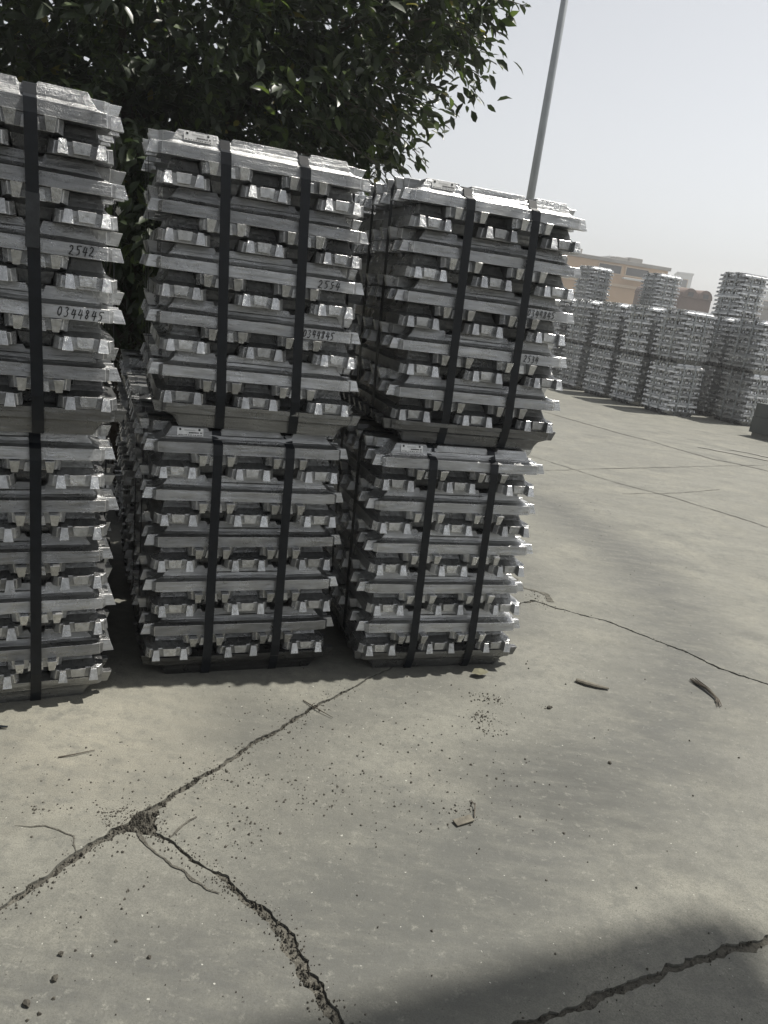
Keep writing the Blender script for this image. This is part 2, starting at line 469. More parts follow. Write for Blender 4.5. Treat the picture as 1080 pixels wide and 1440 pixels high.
def make_ingot_mesh(seed, kind='std'):
    bm = bmesh.new()
    H = LH - 0.0015
    if kind == 'base':
        hump = mid = [(.087, 0), (.0845, .016), (.078, .018), (.0745, .036), (.069, .040), (.066, .044), (.055, H)]
    else:
        hump = [(.087, 0), (.0835, .037), (.060, .0425), (.0505, .050), (.0480, .060), (.0465, .064), (.0405, H)]
        mid = [(.087, 0), (.0835, .037), (.063, .0420), (.0545, .051), (.0510, .060), (.0435, .0625), (.0385, H)]
    S = []     # sections: x, half base width, top height, profile
    end = [(.3400, .070, .035), (.3375, .0735, .0365), (.327, .0840, .0395), (.303, .0865, .050), (.292, .087, .064), (.284, .087, .079), (.279, .087, H)]
    for x, wb, tz in end: S.append((x, wb, tz, hump))
    for x in (.250, .215, .180): S.append((x, .087, H, hump))
    if kind == 'base':
        for x in (.13, .08, .03): S.append((x, .087, H, hump))
    else:
        S += [(.157, .087, H, hump), (.150, .087, .073, hump), (.112, .087, .073, mid), (.105, .087, H, mid), (.06, .087, H, mid), (.02, .087, H, mid)]
    S = S + [(-x, a, b, c) for x, a, b, c in S[::-1]]
    rings = []
    for x, wb, tz, prof in S:
        side = []
        for i, (w, z) in enumerate(prof):
            ww = w * wb / .087 if i < 2 else min(w, wb - 0.004)
            zz = min(z, tz - 0.0006 * (6 - i)) if i > 1 else min(z, tz - .004 + .001 * i)
            side.append((ww, zz))
        ring = []
        for sgn in (1, -1):
            seq = side if sgn == 1 else side[::-1]
            for w, z in seq: ring.append(bm.verts.new((x, sgn * w, z)))
        rings.append(ring)
    n = len(rings[0])
    for a, b in zip(rings[:-1], rings[1:]):
        for k in range(n):
            bm.faces.new((a[k], b[k], b[(k + 1) % n], a[(k + 1) % n]))
    bm.faces.new(rings[0])
    bm.faces.new(rings[-1][::-1])
    for sx in (1, -1):
        for sy in (1, -1):
            x0, xb, xt = .325, .3735, .362
            yc, wb_, wt_, zt = .0490 * sy, .0145, .0092, .0385
            P = [(x0, yc - wb_, .0004), (xb, yc - wb_, .0004), (xb, yc + wb_, .0004), (x0, yc + wb_, .0004),
                 (x0, yc - wt_, zt), (xt, yc - wt_, zt), (xt, yc + wt_, zt), (x0, yc + wt_, zt)]
            vs = [bm.verts.new((p[0] * sx, p[1], p[2])) for p in P]
            for q in ((0, 3, 2, 1), (4, 5, 6, 7), (0, 1, 5, 4), (1, 2, 6, 5), (2, 3, 7, 6), (3, 0, 4, 7)):
                bm.faces.new([vs[i] for i in q]).material_index = 2
        # plate between the two lugs
        x0, xb, xt = .325, .3530, .3532
        P = [(x0, -.0200, .0080), (xb, -.0200, .0080), (xb, .0200, .0080), (x0, .0200, .0080), (x0, -.0240, .0378), (xt, -.0240, .0378), (xt, .0240, .0378), (x0, .0240, .0378)]
        vs = [bm.verts.new((p[0] * sx, p[1], p[2])) for p in P]
        for q in ((0, 3, 2, 1), (4, 5, 6, 7), (0, 1, 5, 4), (1, 2, 6, 5), (2, 3, 7, 6), (3, 0, 4, 7)):
            bm.faces.new([vs[i] for i in q]).material_index = 2
    bmesh.ops.recalc_face_normals(bm, faces=bm.faces[:])
    bm.normal_update()
    sharp = [e for e in bm.edges if len(e.link_faces) == 2 and e.calc_face_angle(0) > math.radians(28) and e.calc_length() > .006]
    bmesh.ops.bevel(bm, geom=sharp, offset=0.0013, segments=1, affect='EDGES', clamp_overlap=True, material=1)
    for v in bm.verts:
        p = v.co
        k = 0.0036 if p.z < 0.006 else 0.0013
        d = noise.noise_vector(p * 28 + Vector((seed * 17.3, 0, 0))) * k + noise.noise_vector(p * 5 + Vector((0, seed * 9.1, 0))) * 0.0015
        if p.z < 0.004 or p.z > H - 0.004: d.z = 0
        v.co = p + d
    me = bm_mesh(bm, 'ingot' if kind == 'std' else 'base_ingot')
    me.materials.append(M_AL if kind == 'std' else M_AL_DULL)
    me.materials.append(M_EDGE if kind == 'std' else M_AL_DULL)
    me.materials.append(M_LUG if kind == 'std' else M_AL_DULL)
    return me

INGOT = [make_ingot_mesh(i) for i in range(8)]
INGOT_GLARE = []  # mesh copies for the far bundles, brightened to imitate glare
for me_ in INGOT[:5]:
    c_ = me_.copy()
    c_.materials[0] = M_AL_GLARE
    INGOT_GLARE.append(c_)
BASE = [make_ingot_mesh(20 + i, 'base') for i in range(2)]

# ------------------------------------------------------------------ handwriting
GLYPH = {
    '0': [[(.35, .95), (.12, .7), (.1, .3), (.3, .05), (.6, .25), (.68, .65), (.5, .95), (.3, .9)]],
    '2': [[(.05, .75), (.3, .98), (.6, .8), (.5, .5), (.2, .25), (.05, .06), (.35, .12), (.75, .02)]],
    '3': [[(.1, .85), (.4, .98), (.62, .8), (.35, .55), (.62, .38), (.5, .1), (.2, .0), (.02, .12)]],
    '4': [[(.35, .98), (.2, .65), (.05, .38), (.4, .42), (.8, .45)], [(.62, .9), (.55, .45), (.48, 0)]],
    '5': [[(.2, .9), (.18, .55), (.5, .6), (.62, .32), (.42, .06), (.08, .04)], [(.2, .9), (.5, .95), (.85, .93)]],
    '8': [[(.6, .8), (.35, .97), (.15, .78), (.4, .52), (.6, .28), (.35, .02), (.12, .22), (.4, .5), (.62, .8)]],
    's': [[(.6, .9), (.25, .85), (.2, .6), (.55, .45), (.5, .12), (.1, .05)], [(.5, .55), (.8, .5)]],
}

def handwriting(ingot, text, u0, u1, size=0.028, z0=0.005, seed=0):
    r = random.Random(seed)
    v, f = [], []
    adv = (u1 - u0) / len(text)
    for i, ch in enumerate(text):
        dz = r.uniform(-.0015, .0015)
        for stroke in GLYPH[ch]:
            pts = []
            for a, b in zip(stroke[:-1], stroke[1:]):
                for k in range(4): pts.append((a[0] + (b[0] - a[0]) * k / 4, a[1] + (b[1] - a[1]) * k / 4))
            pts.append(stroke[-1])
            for _ in range(2):
                pts = [pts[0]] + [((pts[j - 1][0] + 2 * pts[j][0] + pts[j + 1][0]) / 4, (pts[j - 1][1] + 2 * pts[j][1] + pts[j + 1][1]) / 4) for j in range(1, len(pts) - 1)] + [pts[-1]]
            base = len(v)
            n = len(pts)
            P = []
            for (a, b) in pts:
                zz = z0 + dz + b * size
                xx = u0 + i * adv + (a + 0.22 * b) * adv * 0.92 + r.uniform(-.0003, .0003)
                P.append((xx, zz))
            for j, (xx, zz) in enumerate(P):
                q0 = P[max(j - 1, 0)]
                q1 = P[min(j + 1, n - 1)]
                tx, tz = q1[0] - q0[0], q1[1] - q0[1]
                d = math.hypot(tx, tz) or 1
                hw = 0.0014 * (0.75 + 0.5 * r.random())
                for s in (1, -1):
                    x_, z_ = xx - tz / d * hw * s, zz + tx / d * hw * s
                    y_ = -(.087 - .0035 * z_ / .037) - 0.0028
                    v.append((x_, y_, z_))
            for j in range(n - 1):
                f.append((base + 2 * j, base + 2 * j + 1, base + 2 * j + 3, base + 2 * j + 2))
    return link('handwritten_number', pydata('handwritten_number', v, f), [M_INK], ingot)

def stamped_plate(ingot, seed=0):
    """Small stamped maker's panel on the sloped face of the top front ingot."""
    bm = bmesh.new()
    def pt(x, t, off):
        y0, z0, y1, z1 = -.0505, .0505, -.0405, .0840
        nrm = Vector((0, -(z1 - z0), -(y1 - y0) * -1)).normalized()
        nrm = Vector((0, -0.958, 0.286))
        return Vector((x, y0 + (y1 - y0) * t, z0 + (z1 - z0) * t)) + nrm * off
    def quad(x0, x1, t0, t1, off, mi):
        fc = bm.faces.new([bm.verts.new(pt(*q, off)) for q in ((x0, t0), (x1, t0), (x1, t1), (x0, t1))])
        fc.material_index = mi
    quad(-.262, -.172, .10, .88, .0026, 0)
    for cx in (-.252, -.186):
        vs = [bm.verts.new(pt(cx + .0042 * math.cos(a * math.pi / 5), .74 + .12 * math.sin(a * math.pi / 5), .0034)) for a in range(10)]
        bm.faces.new(vs).material_index = 1
    r = random.Random(seed)
    x = -.222
    while x < -.178:
        w = r.uniform(.0016, .0034)
        if not (-.190 < x < -.186): quad(x, x + w, .36, .50, .0034, 1)
        x += w + .0009
    x = -.258
    while x < -.176:
        w = r.uniform(.002, .008)
        quad(x, x + w, .16, .23, .0034, 1)
        x += w + r.uniform(.001, .004)
    for z_ in (.62, .70): quad(-.238, -.200, z_, z_ + .02, .0034, 1)
    return link('stamped_plate', bm_mesh(bm, 'stamped_plate'), [M_PLATE, M_INK], ingot)

# ------------------------------------------------------------------ bundles
def ribbon(path, half_w, axis, centre, thick=0.0012):
    """Closed flat strap through (t, z) path points, lying across `axis`."""
    bm = bmesh.new()
    n = len(path)
    inner, outer = [], []
    for i, (t, z) in enumerate(path):
        a, b = path[i - 1], path[(i + 1) % n]
        d = Vector((b[0] - a[0], b[1] - a[1]))
        d.normalize()
        nx, nz = -d.y, d.x
        c = centre(z)
        for lst, o in ((inner, 0.0), (outer, thick)):
            tt, zz = t + nx * o, z + nz * o
            pr = []
            for s in (-half_w, half_w):
                pr.append(bm.verts.new((c + s, tt, zz) if axis == 'x' else (tt, c + s, zz)))
            lst.append(pr)
    for i in range(n):
        j = (i + 1) % n
        bm.faces.new((outer[i][0], outer[j][0], outer[j][1], outer[i][1]))
        bm.faces.new((inner[i][1], inner[j][1], inner[j][0], inner[i][0]))
        bm.faces.new((outer[i][0], inner[i][0], inner[j][0], outer[j][0]))
        bm.faces.new((outer[j][1], inner[j][1], inner[i][1], outer[i][1]))
    bmesh.ops.recalc_face_normals(bm, faces=bm.faces[:])
    return bm_mesh(bm, 'strap')

FAR_STRAPS = None
def make_bundle(loc, az_deg, label, group, lean=(0, 0), seed=0, marks=(), plate=False, near=True, jit=1.0, strap_mat=None, seal=False):
    """loc = centre of the footprint; local x = along the row, local -y = front."""
    r = random.Random(seed)
    root = empty('ingot_bundle', loc, math.radians(90 - az_deg))
    tag(root, label, 'metal bundle', group)
    layer_off = []
    for k in range(NL):
        z = k * LH
        layer_off.append((lean[0] * z + r.gauss(0, .006) * jit, lean[1] * z + r.gauss(0, .002) * jit, r.gauss(0, .0045) * jit))
    front = {}
    for k in range(NL):
        ox, oy, orz = layer_off[k]
        lengthwise = (k % 2 == 0)
        if k == 0:
            slots = [(-.262, True), (-.0885, True), (.0885, True), (.262, True)]
        else:
            slots = [((j - 2) * PIT, j % 2 == 1) for j in range(5)]
        for j, (off, inv) in enumerate(slots):
            me = r.choice(BASE) if k == 0 else r.choice(INGOT_GLARE if strap_mat else INGOT)
            o = bpy.data.objects.new('ingot', me)
            col.objects.link(o)
            o.parent = root
            ju, jv = max(-.006, min(.006, r.gauss(0, .0045) * jit)), r.gauss(0, .0012) * jit
            yaw = orz + r.gauss(0, .004) * jit
            flip = r.random() < .5 and not (lengthwise and not inv and j == 0)
            if not lengthwise: ju = max(-.0028, min(.0028, ju))
            if lengthwise:
                x, y = ox + ju, oy + off + jv
            else:
                x, y = ox + off + jv, oy + ju
                yaw += math.pi / 2
            if flip: yaw += math.pi
            o.location = (x, y, k * LH + (LH - .001 if inv else 0.0005))
            o.rotation_euler = (math.pi if inv else 0, 0, yaw)
            if lengthwise and j == 0: front[k] = o
    # straps round front and back (at x = +-PIT) and, the other way, round the two ends
    c0 = .087
    for sx in (-1, 1):
        def cx(z, s=sx): return s * PIT + lean[0] * z
        def fy(v, z): return v + lean[1] * z
        ts = NL * LH - LH
        path = [(fy(-.324, .0005), .0005), (fy(-.3435, .044), .044), (fy(-.3525, .080), .080), (fy(-.3610, LH * 1.4), LH * 1.4), (fy(-.3610, LH * 4), LH * 4), (fy(-.3610, LH * 7), LH * 7),
                (fy(-.3610, ts), ts), (fy(-.3560, ts + .036), ts + .036), (fy(-.322, ts + .0475), ts + .0475), (fy(-.306, ts + .0755), ts + .0755), (fy(-.285, ts + .0805), ts + .0805),
                (fy(-.20, ts + LH + .002), ts + LH + .002), (fy(.20, ts + LH + .002), ts + LH + .002),
                (fy(.285, ts + .0805), ts + .0805), (fy(.306, ts + .0755), ts + .0755), (fy(.322, ts + .0475), ts + .0475), (fy(.3525, ts + .036), ts + .036), (fy(.3610, ts), ts),
                (fy(.3610, LH * 1.4), LH * 1.4), (fy(.3525, .080), .080), (fy(.3435, .044), .044), (fy(.324, .0005), .0005)]
        path = path[::-1]
        st = link('strap', ribbon(path, .0165, 'x', cx), [strap_mat or M_STRAP], root)
        if seal and sx == 1:
            zc = ts - LH * 2.6
            link('strap_seal', box_mesh('strap_seal', cx(zc) - .0172, cx(zc) + .0172, fy(-.3650, zc), fy(-.3615, zc), zc - .11, zc + .03, .0005), [M_SEAL], st)
    for sy in (-1, 1):
        def cy(z, s=sy): return s * PIT + lean[1] * z
        ts = NL * LH
        path = []
        for v, z in [(-.30, .0015), (-.3625, LH * 1.1), (-.3625, ts - LH * .4), (-.349, ts + .0025), (.349, ts + .0025), (.3625, ts - LH * .4), (.3625, LH * 1.1), (.30, .0015)]:
            path.append((v + lean[0] * z, z))
        if near: link('strap', ribbon(path[::-1], .0165, 'y', cy), [strap_mat or M_STRAP], root)
    for (k, text, u0, u1, sd) in marks:
        handwriting(front[k], text, u0, u1, seed=sd)
    if plate: stamped_plate(front[NL - 1], seed)
    return root

def frame_of(az):
    a = math.radians(az)
    return Vector((math.sin(a), math.cos(a), 0)), Vector((-math.cos(a), math.sin(a), 0))

# front-plane centres found for the three stacks, their row direction and lean
STACKS = [
    ('left', (-1.164, 2.180), (62.0, 63.5), (-.008, .050), (-.014, -.038), -.02),
    ('mid', (-0.471, 2.670), (66.0, 69.5), (-.008, .010), (-.017, .030), -.032),
    ('right', (0.351, 3.005), (69.5, 71.5), (-.057, -.040), (-.036, .012), .0),
]
FRONT = .361
NEAR_GROUP = None
near_info = {
    ('left', 1): dict(label='strapped aluminium ingot bundle on the upper tier, marked 2542 and 0344845', marks=[(6, '2542', .222, .292, 1), (4, '0344845', .185, .312, 2)], seal=True),
    ('left', 0): dict(label='strapped aluminium ingot bundle on the ground under the bundle marked 2542', marks=[]),
    ('mid', 1): dict(label='strapped aluminium ingot bundle on the upper tier, marked 25s4 above 0344845', marks=[(6, '25s4', .196, .278, 3), (4, '0344845', .152, .268, 4)], plate=True),
    ('mid', 0): dict(label='strapped aluminium ingot bundle on the ground under the bundle marked 25s4', marks=[], plate=True),
    ('right', 1): dict(label='strapped aluminium ingot bundle on the upper tier, marked 0344845 above 2534', marks=[(6, '0344845', .152, .272, 5), (4, '2534', .165, .232, 6)], plate=True),
    ('right', 0): dict(label='strapped aluminium ingot bundle at the open end of the row, crack beside it', marks=[], plate=True),
}
sd = 100
for name, pos, azs, low_off, lean, ul in STACKS:
    for lev in (0, 1):
        az = azs[lev]
        e, n = frame_of(azs[1])
        z = lev * (HB + .002)
        lo = low_off if lev == 0 else (0, 0)
        c = Vector((pos[0], pos[1], 0)) + e * (lo[0] + lean[0] * z - (ul * HB / 2 if lev else 0)) + n * (lo[1] + FRONT + lean[1] * z)
        inf = near_info[(name, lev)]
        sd += 1
        make_bundle((c.x, c.y, z), az, inf['label'], 'strapped bundles in the near row', (lean[0] + (ul if lev else 0), lean[1]), sd, inf['marks'], inf.get('plate', False), True, 1.0, None, inf.get('seal', False))

# rows behind, seen through the gaps between the near stacks
back_n = 0
for base, az, depth, levels, lab in [
        ((-1.195, 2.206), 63.0, 1.15, 1, 'single strapped ingot bundle in the gap behind the stack marked 2542'),
        ((-0.471, 2.670), 68.0, 1.15, 1, 'single strapped ingot bundle in the shade behind the stack marked 25s4'),
        ((0.351, 3.005), 70.5, 1.17, 2, 'strapped ingot bundle directly behind the end stack'),
        ((-1.195, 2.206), 63.0, 2.30, 1, 'ingot bundle under the tree two rows behind the stack marked 2542'),
        ((-0.471, 2.670), 68.0, 2.15, 1, 'ingot bundle under the tree two rows behind the stack marked 25s4')]:
    e, n = frame_of(az)
    for lev in range(levels):
        c = Vector((base[0], base[1], 0)) + n * depth + e * (.10 if depth < 1.16 and base[0] < -1 else -.02)
        back_n += 1
        lb = lab if levels == 1 else lab + (', lower one' if lev == 0 else ', upper one')
        make_bundle((c.x, c.y, lev * (HB + .002)), az, lb, 'strapped bundles in the rows behind', (0, 0), 300 + back_n)

# far yard: tall stacks across the open concrete
eF, nF = frame_of(65)
c1 = Vector((5.05, 14.87, 0))
c2 = Vector((6.40, 14.85, 0))
far = [(c1, 2, 'far corner stack'), (c2, 2, 'far stack next to the dark barrier')]
for k in range(1, 6): far.append((c1 + nF * (0.93 * k), 2, 'far stack ' + ['', 'first', 'second', 'third', 'fourth', 'fifth'][k] + ' behind the corner stack'))
far += [(c1 + eF * .95 + nF * 1.05, 2, 'far stack in the gap between corner and barrier stacks'), (c2 + eF * .95 + nF * .2, 2, 'far stack beside the barrier'),
        (c2 + nF * .95 + eF * .1, 2, 'far stack behind the barrier stack'),
        (Vector((6.20, 20.9, 0)), 3, 'far three-high stack before the tan building'), (Vector((6.85, 17.35, 0)), 3, 'far three-high stack before the brown shed'),
        (Vector((4.65, 21.7, 0)), 3, 'far three-high stack behind the line')]
tier = ['bottom tier', 'second tier', 'top tier']
for i, (c, lv, lab) in enumerate(far):
    for lev in range(lv):
        jx, jy = random.uniform(-.02, .02), random.uniform(-.02, .02)
        make_bundle((c.x + jx, c.y + jy, lev * (HB + .002)), 65 + random.uniform(-2.5, 2.5), 'ingot bundle, ' + tier[lev] + ' of the ' + lab,
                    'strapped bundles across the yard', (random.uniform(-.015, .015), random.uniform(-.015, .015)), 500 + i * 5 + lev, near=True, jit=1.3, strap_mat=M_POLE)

# ------------------------------------------------------------------ unseen canopy, added overhead so its corner shades the concrete
CZ = 10.5
sh_h = Vector((to_sun.x, to_sun.y, 0)) / to_sun.z * CZ
corner = Vector((1.02, 1.775, 0)) + sh_h
eC, nC = frame_of(65)
can = empty('shade_canopy', (corner.x, corner.y, 0), math.radians(90 - 65))
tag(can, 'unseen flat sheet metal canopy on posts, added to shade the concrete', 'canopy')
bm = bmesh.new()
W, D_, th = 13.0, 5.0, .02  # wide enough to hold back sky light from the shaded ground
nw = 156
top = []
for i in range(nw + 1):
    x = -W * i / nw
    z = CZ + (.02 if i % 2 else 0)
    top.append((bm.verts.new((x, 0, z)), bm.verts.new((x, -D_, z + .25)), bm.verts.new((x, 0, z - th)), bm.verts.new((x, -D_, z + .25 - th))))
for a, b in zip(top[:-1], top[1:]):
    bm.faces.new((a[0], b[0], b[1], a[1]))
    bm.faces.new((a[2], a[3], b[3], b[2]))
    bm.faces.new((a[0], a[2], b[2], b[0]))
    bm.faces.new((a[1], b[1], b[3], a[3]))
bm.faces.new((top[0][0], top[0][1], top[0][3], top[0][2]))
bm.faces.new((top[-1][0], top[-1][2], top[-1][3], top[-1][1]))
link('roof_sheet', bm_mesh(bm, 'roof_sheet'), [M_CANOPY], can)
for yy in (-.12, -D_ + .12):
    link('beam', box_mesh('beam', -W + .02, -.02, yy - .06, yy + .06, CZ - .22, CZ - .03, .004), [M_POLE], can)
for xx in (-.4, -6.3, -W + .3):
    link('post', box_mesh('post', xx - .08, xx + .08, -D_ + .04, -D_ + .20, 0, CZ - .22, .006), [M_POLE], can)

# ------------------------------------------------------------------ lamp post
lp = empty('lamp_post', (1.42, 11.7, 0))
tag(lp, 'tall grey steel lamp post rising behind the end stack', 'lamp post')
bm = bmesh.new()
add_tube(bm, [(0, 0, .3), (0, 0, 4), (0, 0, 9)], [.066, .054, .036], 20)
link('pole', bm_mesh(bm, 'pole', True), [M_POLE], lp)
link('base_plate', box_mesh('base_plate', -.17, .17, -.17, .17, 0, .30, .02), [M_POLE], lp)
bm = bmesh.new()
add_tube(bm, [(0, 0, 8.9), (.25, -.1, 9.25), (.9, -.3, 9.4)], [.04, .035, .03], 12)
link('arm', bm_mesh(bm, 'arm', True), [M_POLE], lp)
link('lamp_head', box_mesh('lamp_head', .85, 1.45, -.42, -.22, 9.34, 9.46, .03), [M_POLE], lp)

# ------------------------------------------------------------------ tree
def make_leaf_template():
    v = np.array([(0, 0, 0), (.30, .19, .05), (.30, 0, 0), (.30, -.19, .05), (.66, .17, .03), (.66, 0, -.03), (.66, -.17, .03), (1, 0, -.12)], float)
    f = [(0, 2, 1), (0, 3, 2), (1, 2, 5, 4), (2, 3, 6, 5), (4, 5, 7), (5, 6, 7)]
    return v, f
LV, LF = make_leaf_template()

def leaf_frames(dirs, droop_rand):
    d = dirs / np.linalg.norm(dirs, axis=1, keepdims=True)
    upn = np.array([[0, 0, 1.0]]) + rng.normal(0, droop_rand, (len(d), 3))
    s = np.cross(upn, d)
    s /= np.linalg.norm(s, axis=1, keepdims=True) + 1e-9
    u = np.cross(d, s)
    return d, s, u

tree = empty('broadleaf_tree', (-1.85, 5.25, 0))
tag(tree, 'dense dark green broadleaf tree overhanging the stacked ingot bundles', 'tree')
TB = np.array([-1.85, 5.25, 0.0])
ell = [((-1.74, 5.2, 2.95), (1.9, 1.2, 1.1), 580), ((-0.72, 5.1, 2.95), (.95, .8, .88), 225), ((-2.75, 4.8, 2.5), (1.2, .9, 1.0), 350),
       ((-0.98, 4.8, 2.42), (.78, .6, .52), 120), ((-0.12, 4.95, 3.15), (.42, .4, .36), 34), ((-1.8, 5.2, 2.0), (1.0, .7, .75), 260), ((-1.4, 5.2, 4.0), (2.0, 1.4, 1.1), 150), ((-1.45, 4.2, 1.75), (.55, .30, .42), 110), ((-2.3, 4.6, 1.7), (.8, .4, .6), 90), ((-1.9, 5.0, 1.3), (1.0, .4, .6), 150)]
cl = []
for c, rr, nn in ell:
    d = rng.normal(0, 1, (nn, 3))
    d /= np.linalg.norm(d, axis=1, keepdims=True)
    rad = rng.uniform(0.15, 1.0, (nn, 1)) ** 0.45
    cl.append(np.array(c) + d * rad * np.array(rr))
cl = np.concatenate(cl)
spray = []
bm_tr = bmesh.new()
add_tube(bm_tr, [(0, 0, -.05), (.03, -.02, .6), (-.02, .03, 1.3), (.05, 0, 2.0), (.15, -.05, 2.9), (.3, -.1, 3.8)], [.17, .135, .12, .10, .07, .03], 12)
for tip in [(1.2, -.2, 2.9), (1.0, -.5, 2.5), (-.9, -.5, 2.6), (-1.2, -.2, 3.2), (.2, -.9, 2.8), (1.7, -.3, 3.1), (-.2, .8, 3.0), (.7, .4, 3.6), (-.6, .1, 3.9), (.4, -.7, 2.1)]:
    a = Vector((.0, 0, random.uniform(1.2, 2.1)))
    b = Vector(tip)
    pts = [a + (b - a) * t + Vector((random.uniform(-.06, .06), random.uniform(-.06, .06), .18 * math.sin(t * math.pi))) * (1 if 0 < t < 1 else 0) for t in (0, .25, .5, .75, 1)]
    add_tube(bm_tr, pts, [.055, .042, .03, .02, .008], 8)
trunk = link('trunk', bm_mesh(bm_tr, 'trunk', True), [M_BARK], tree)

pos, dirs, size = [], [], []
for c in cl:
    k = rng.integers(16, 26)
    axis = c - (TB + np.array([.1, 0, 2.3]))
    axis = axis / (np.linalg.norm(axis) + 1e-6) + rng.normal(0, .35, 3) + np.array([0, 0, -.15])
    axis /= np.linalg.norm(axis)
    for j in range(k):
        t = rng.uniform(-.16, .16)
        q = c + axis * t + rng.normal(0, .035, 3)
        dd = axis * .7 + rng.normal(0, .6, 3) + np.array([0, 0, -.35])
        pos.append(q); dirs.append(dd); size.append(rng.uniform(.06, .115))
# long shoots on the right edge
bm_tw = bmesh.new()
shoots = [((-.2, 4.85, 3.0), (.40, 4.78, 3.06)), ((-.3, 4.8, 2.75), (.21, 4.70, 2.66)), ((-.6, 4.6, 2.45), (-.01, 4.5, 2.15)), ((-.7, 4.6, 2.3), (-.23, 4.49, 2.06)),
          ((-.3, 4.8, 2.9), (.24, 4.75, 2.85)), ((-.4, 4.8, 2.7), (.05, 4.65, 2.52)), ((-.5, 4.8, 2.6), (-.02, 4.6, 2.40)), ((-.6, 4.65, 2.5), (-.12, 4.55, 2.30)),
          ((-.3, 4.9, 3.2), (.30, 4.85, 3.22)), ((-.2, 4.9, 3.1), (.16, 4.75, 2.76)), ((-.8, 4.6, 2.2), (-.45, 4.5, 2.02)), ((-.75, 4.6, 2.15), (-.30, 4.45, 2.0))]
for a, b in shoots:
    a, b = np.array(a), np.array(b)
    ax = (b - a) / np.linalg.norm(b - a)
    nseg = 6
    pl = [a + (b - a) * i / nseg + np.array([0, 0, .05 * math.sin(math.pi * i / nseg)]) + rng.normal(0, .008, 3) for i in range(nseg + 1)]
    add_tube(bm_tw, [tuple(p - TB) for p in pl], [.007 - .005 * i / nseg for i in range(nseg + 1)], 5)
    for i in range(30):
        t = rng.uniform(0.05, 1.02) ** 1.35
        q = a + (b - a) * t + np.array([0, 0, .05 * math.sin(math.pi * min(t, 1))])
        sgn = 1 if i % 2 else -1
        dd = ax * .55 + np.cross(ax, [0, 0, 1]) * .8 * sgn + np.array([0, 0, rng.uniform(-.7, .35)]) + rng.normal(0, .2, 3)
        pos.append(q + rng.normal(0, .035, 3) * (1.15 - t)); dirs.append(dd); size.append(rng.uniform(.05, .095))
link('twig', bm_mesh(bm_tw, 'twig'), [M_TWIG], trunk)
pos, dirs, size = np.array(pos), np.array(dirs), np.array(size)
D, S_, U_ = leaf_frames(dirs, .45)
fold = rng.uniform(.5, 1.6, len(pos))
# the 300 leaves that show largest are objects of their own
cam_d = np.linalg.norm(pos - np.array([0, 0, CAM_H]), axis=1)
score = size / cam_d
score[(pos[:, 0] > .6) | (pos[:, 0] < -2.6) | (pos[:, 2] < 1.9) | (pos[:, 2] > 3.3)] = 0
order = np.argsort(-score)
own = set(order[:300].tolist())
rest = np.array([i for i in range(len(pos)) if i not in own])
nv = len(LV)
P = pos[rest][:, None, :] - TB + size[rest][:, None, None] * (LV[None, :, 0:1] * D[rest][:, None, :] + LV[None, :, 1:2] * S_[rest][:, None, :] + (LV[None, :, 2:3] * fold[rest][:, None, None]) * U_[rest][:, None, :])
verts = P.reshape(-1, 3)
faces = []
for i in range(len(rest)):
    b = i * nv
    faces += [tuple(b + q for q in fc) for fc in LF]
me = bpy.data.meshes.new('crown')
me.from_pydata(verts.tolist(), [], faces)
me.materials.append(M_LEAF); me.materials.append(M_LEAF2); me.materials.append(M_LEAFY)
mi = np.repeat(np.where(rng.random(len(rest)) < .012, 2, np.where(rng.random(len(rest)) < .14, 1, 0)), len(LF))
me.polygons.foreach_set('material_index', mi.astype(np.int32))
me.polygons.foreach_set('use_smooth', [True] * len(me.polygons))
me.update()
crown = link('crown', me, [], tree)
crown['kind'] = 'stuff'
leaf_me = []
for mt in (M_LEAF, M_LEAF2):
    for fo in (.6, 1.4):
        vv = LV.copy(); vv[:, 2] *= fo
        lm = pydata('leaf', vv, LF, True); lm.materials.append(mt); leaf_me.append(lm)
for cnt, i in enumerate(sorted(own)):
    o = link('leaf', leaf_me[int(rng.integers(0, 4)) if rng.random() < .5 else int(rng.integers(0, 2))], [], crown)
    mt = Matrix.Identity(4)
    for r_ in range(3):
        mt[r_][0], mt[r_][1], mt[r_][2] = D[i][r_] * size[i], S_[i][r_] * size[i], U_[i][r_] * size[i]
        mt[r_][3] = pos[i][r_] - TB[r_]
    o.matrix_local = mt

# ------------------------------------------------------------------ weed with a white flower between the stacks
wd = empty('flowering_weed', (-1.20, 3.02, 0))
tag(wd, 'tall thin weed with one white flower between the ingot stacks', 'weed')
bm = bmesh.new()
add_tube(bm, [(0, 0, 0), (.02, 0, .5), (-.01, .02, 1.0), (.06, .03, 1.62)], [.006, .005, .004, .003], 6)
link('stem', bm_mesh(bm, 'stem'), [M_TWIG], wd)
for i in range(9):
    a = i * 2.4
    o = link('leaf', leaf_me[2 + i % 2], [], wd)
    o.location = (.02, .01, .95 + i * .075)
    o.rotation_euler = (.3, .5, a)
    o.scale = (.075,) * 3
pv = [(0, 0, 0), (.012, .006, .006), (.032, 0, .012), (.012, -.006, .006)]
pm = pydata('petal', pv, [(0, 3, 2, 1)]); pm.materials.append(M_PETAL)
for i in range(8):
    o = link('petal', pm, [], wd)
    o.location = (.06, .03, 1.625)
    o.rotation_euler = (0, -.5 - .5 * (i % 2), i * math.pi / 4)

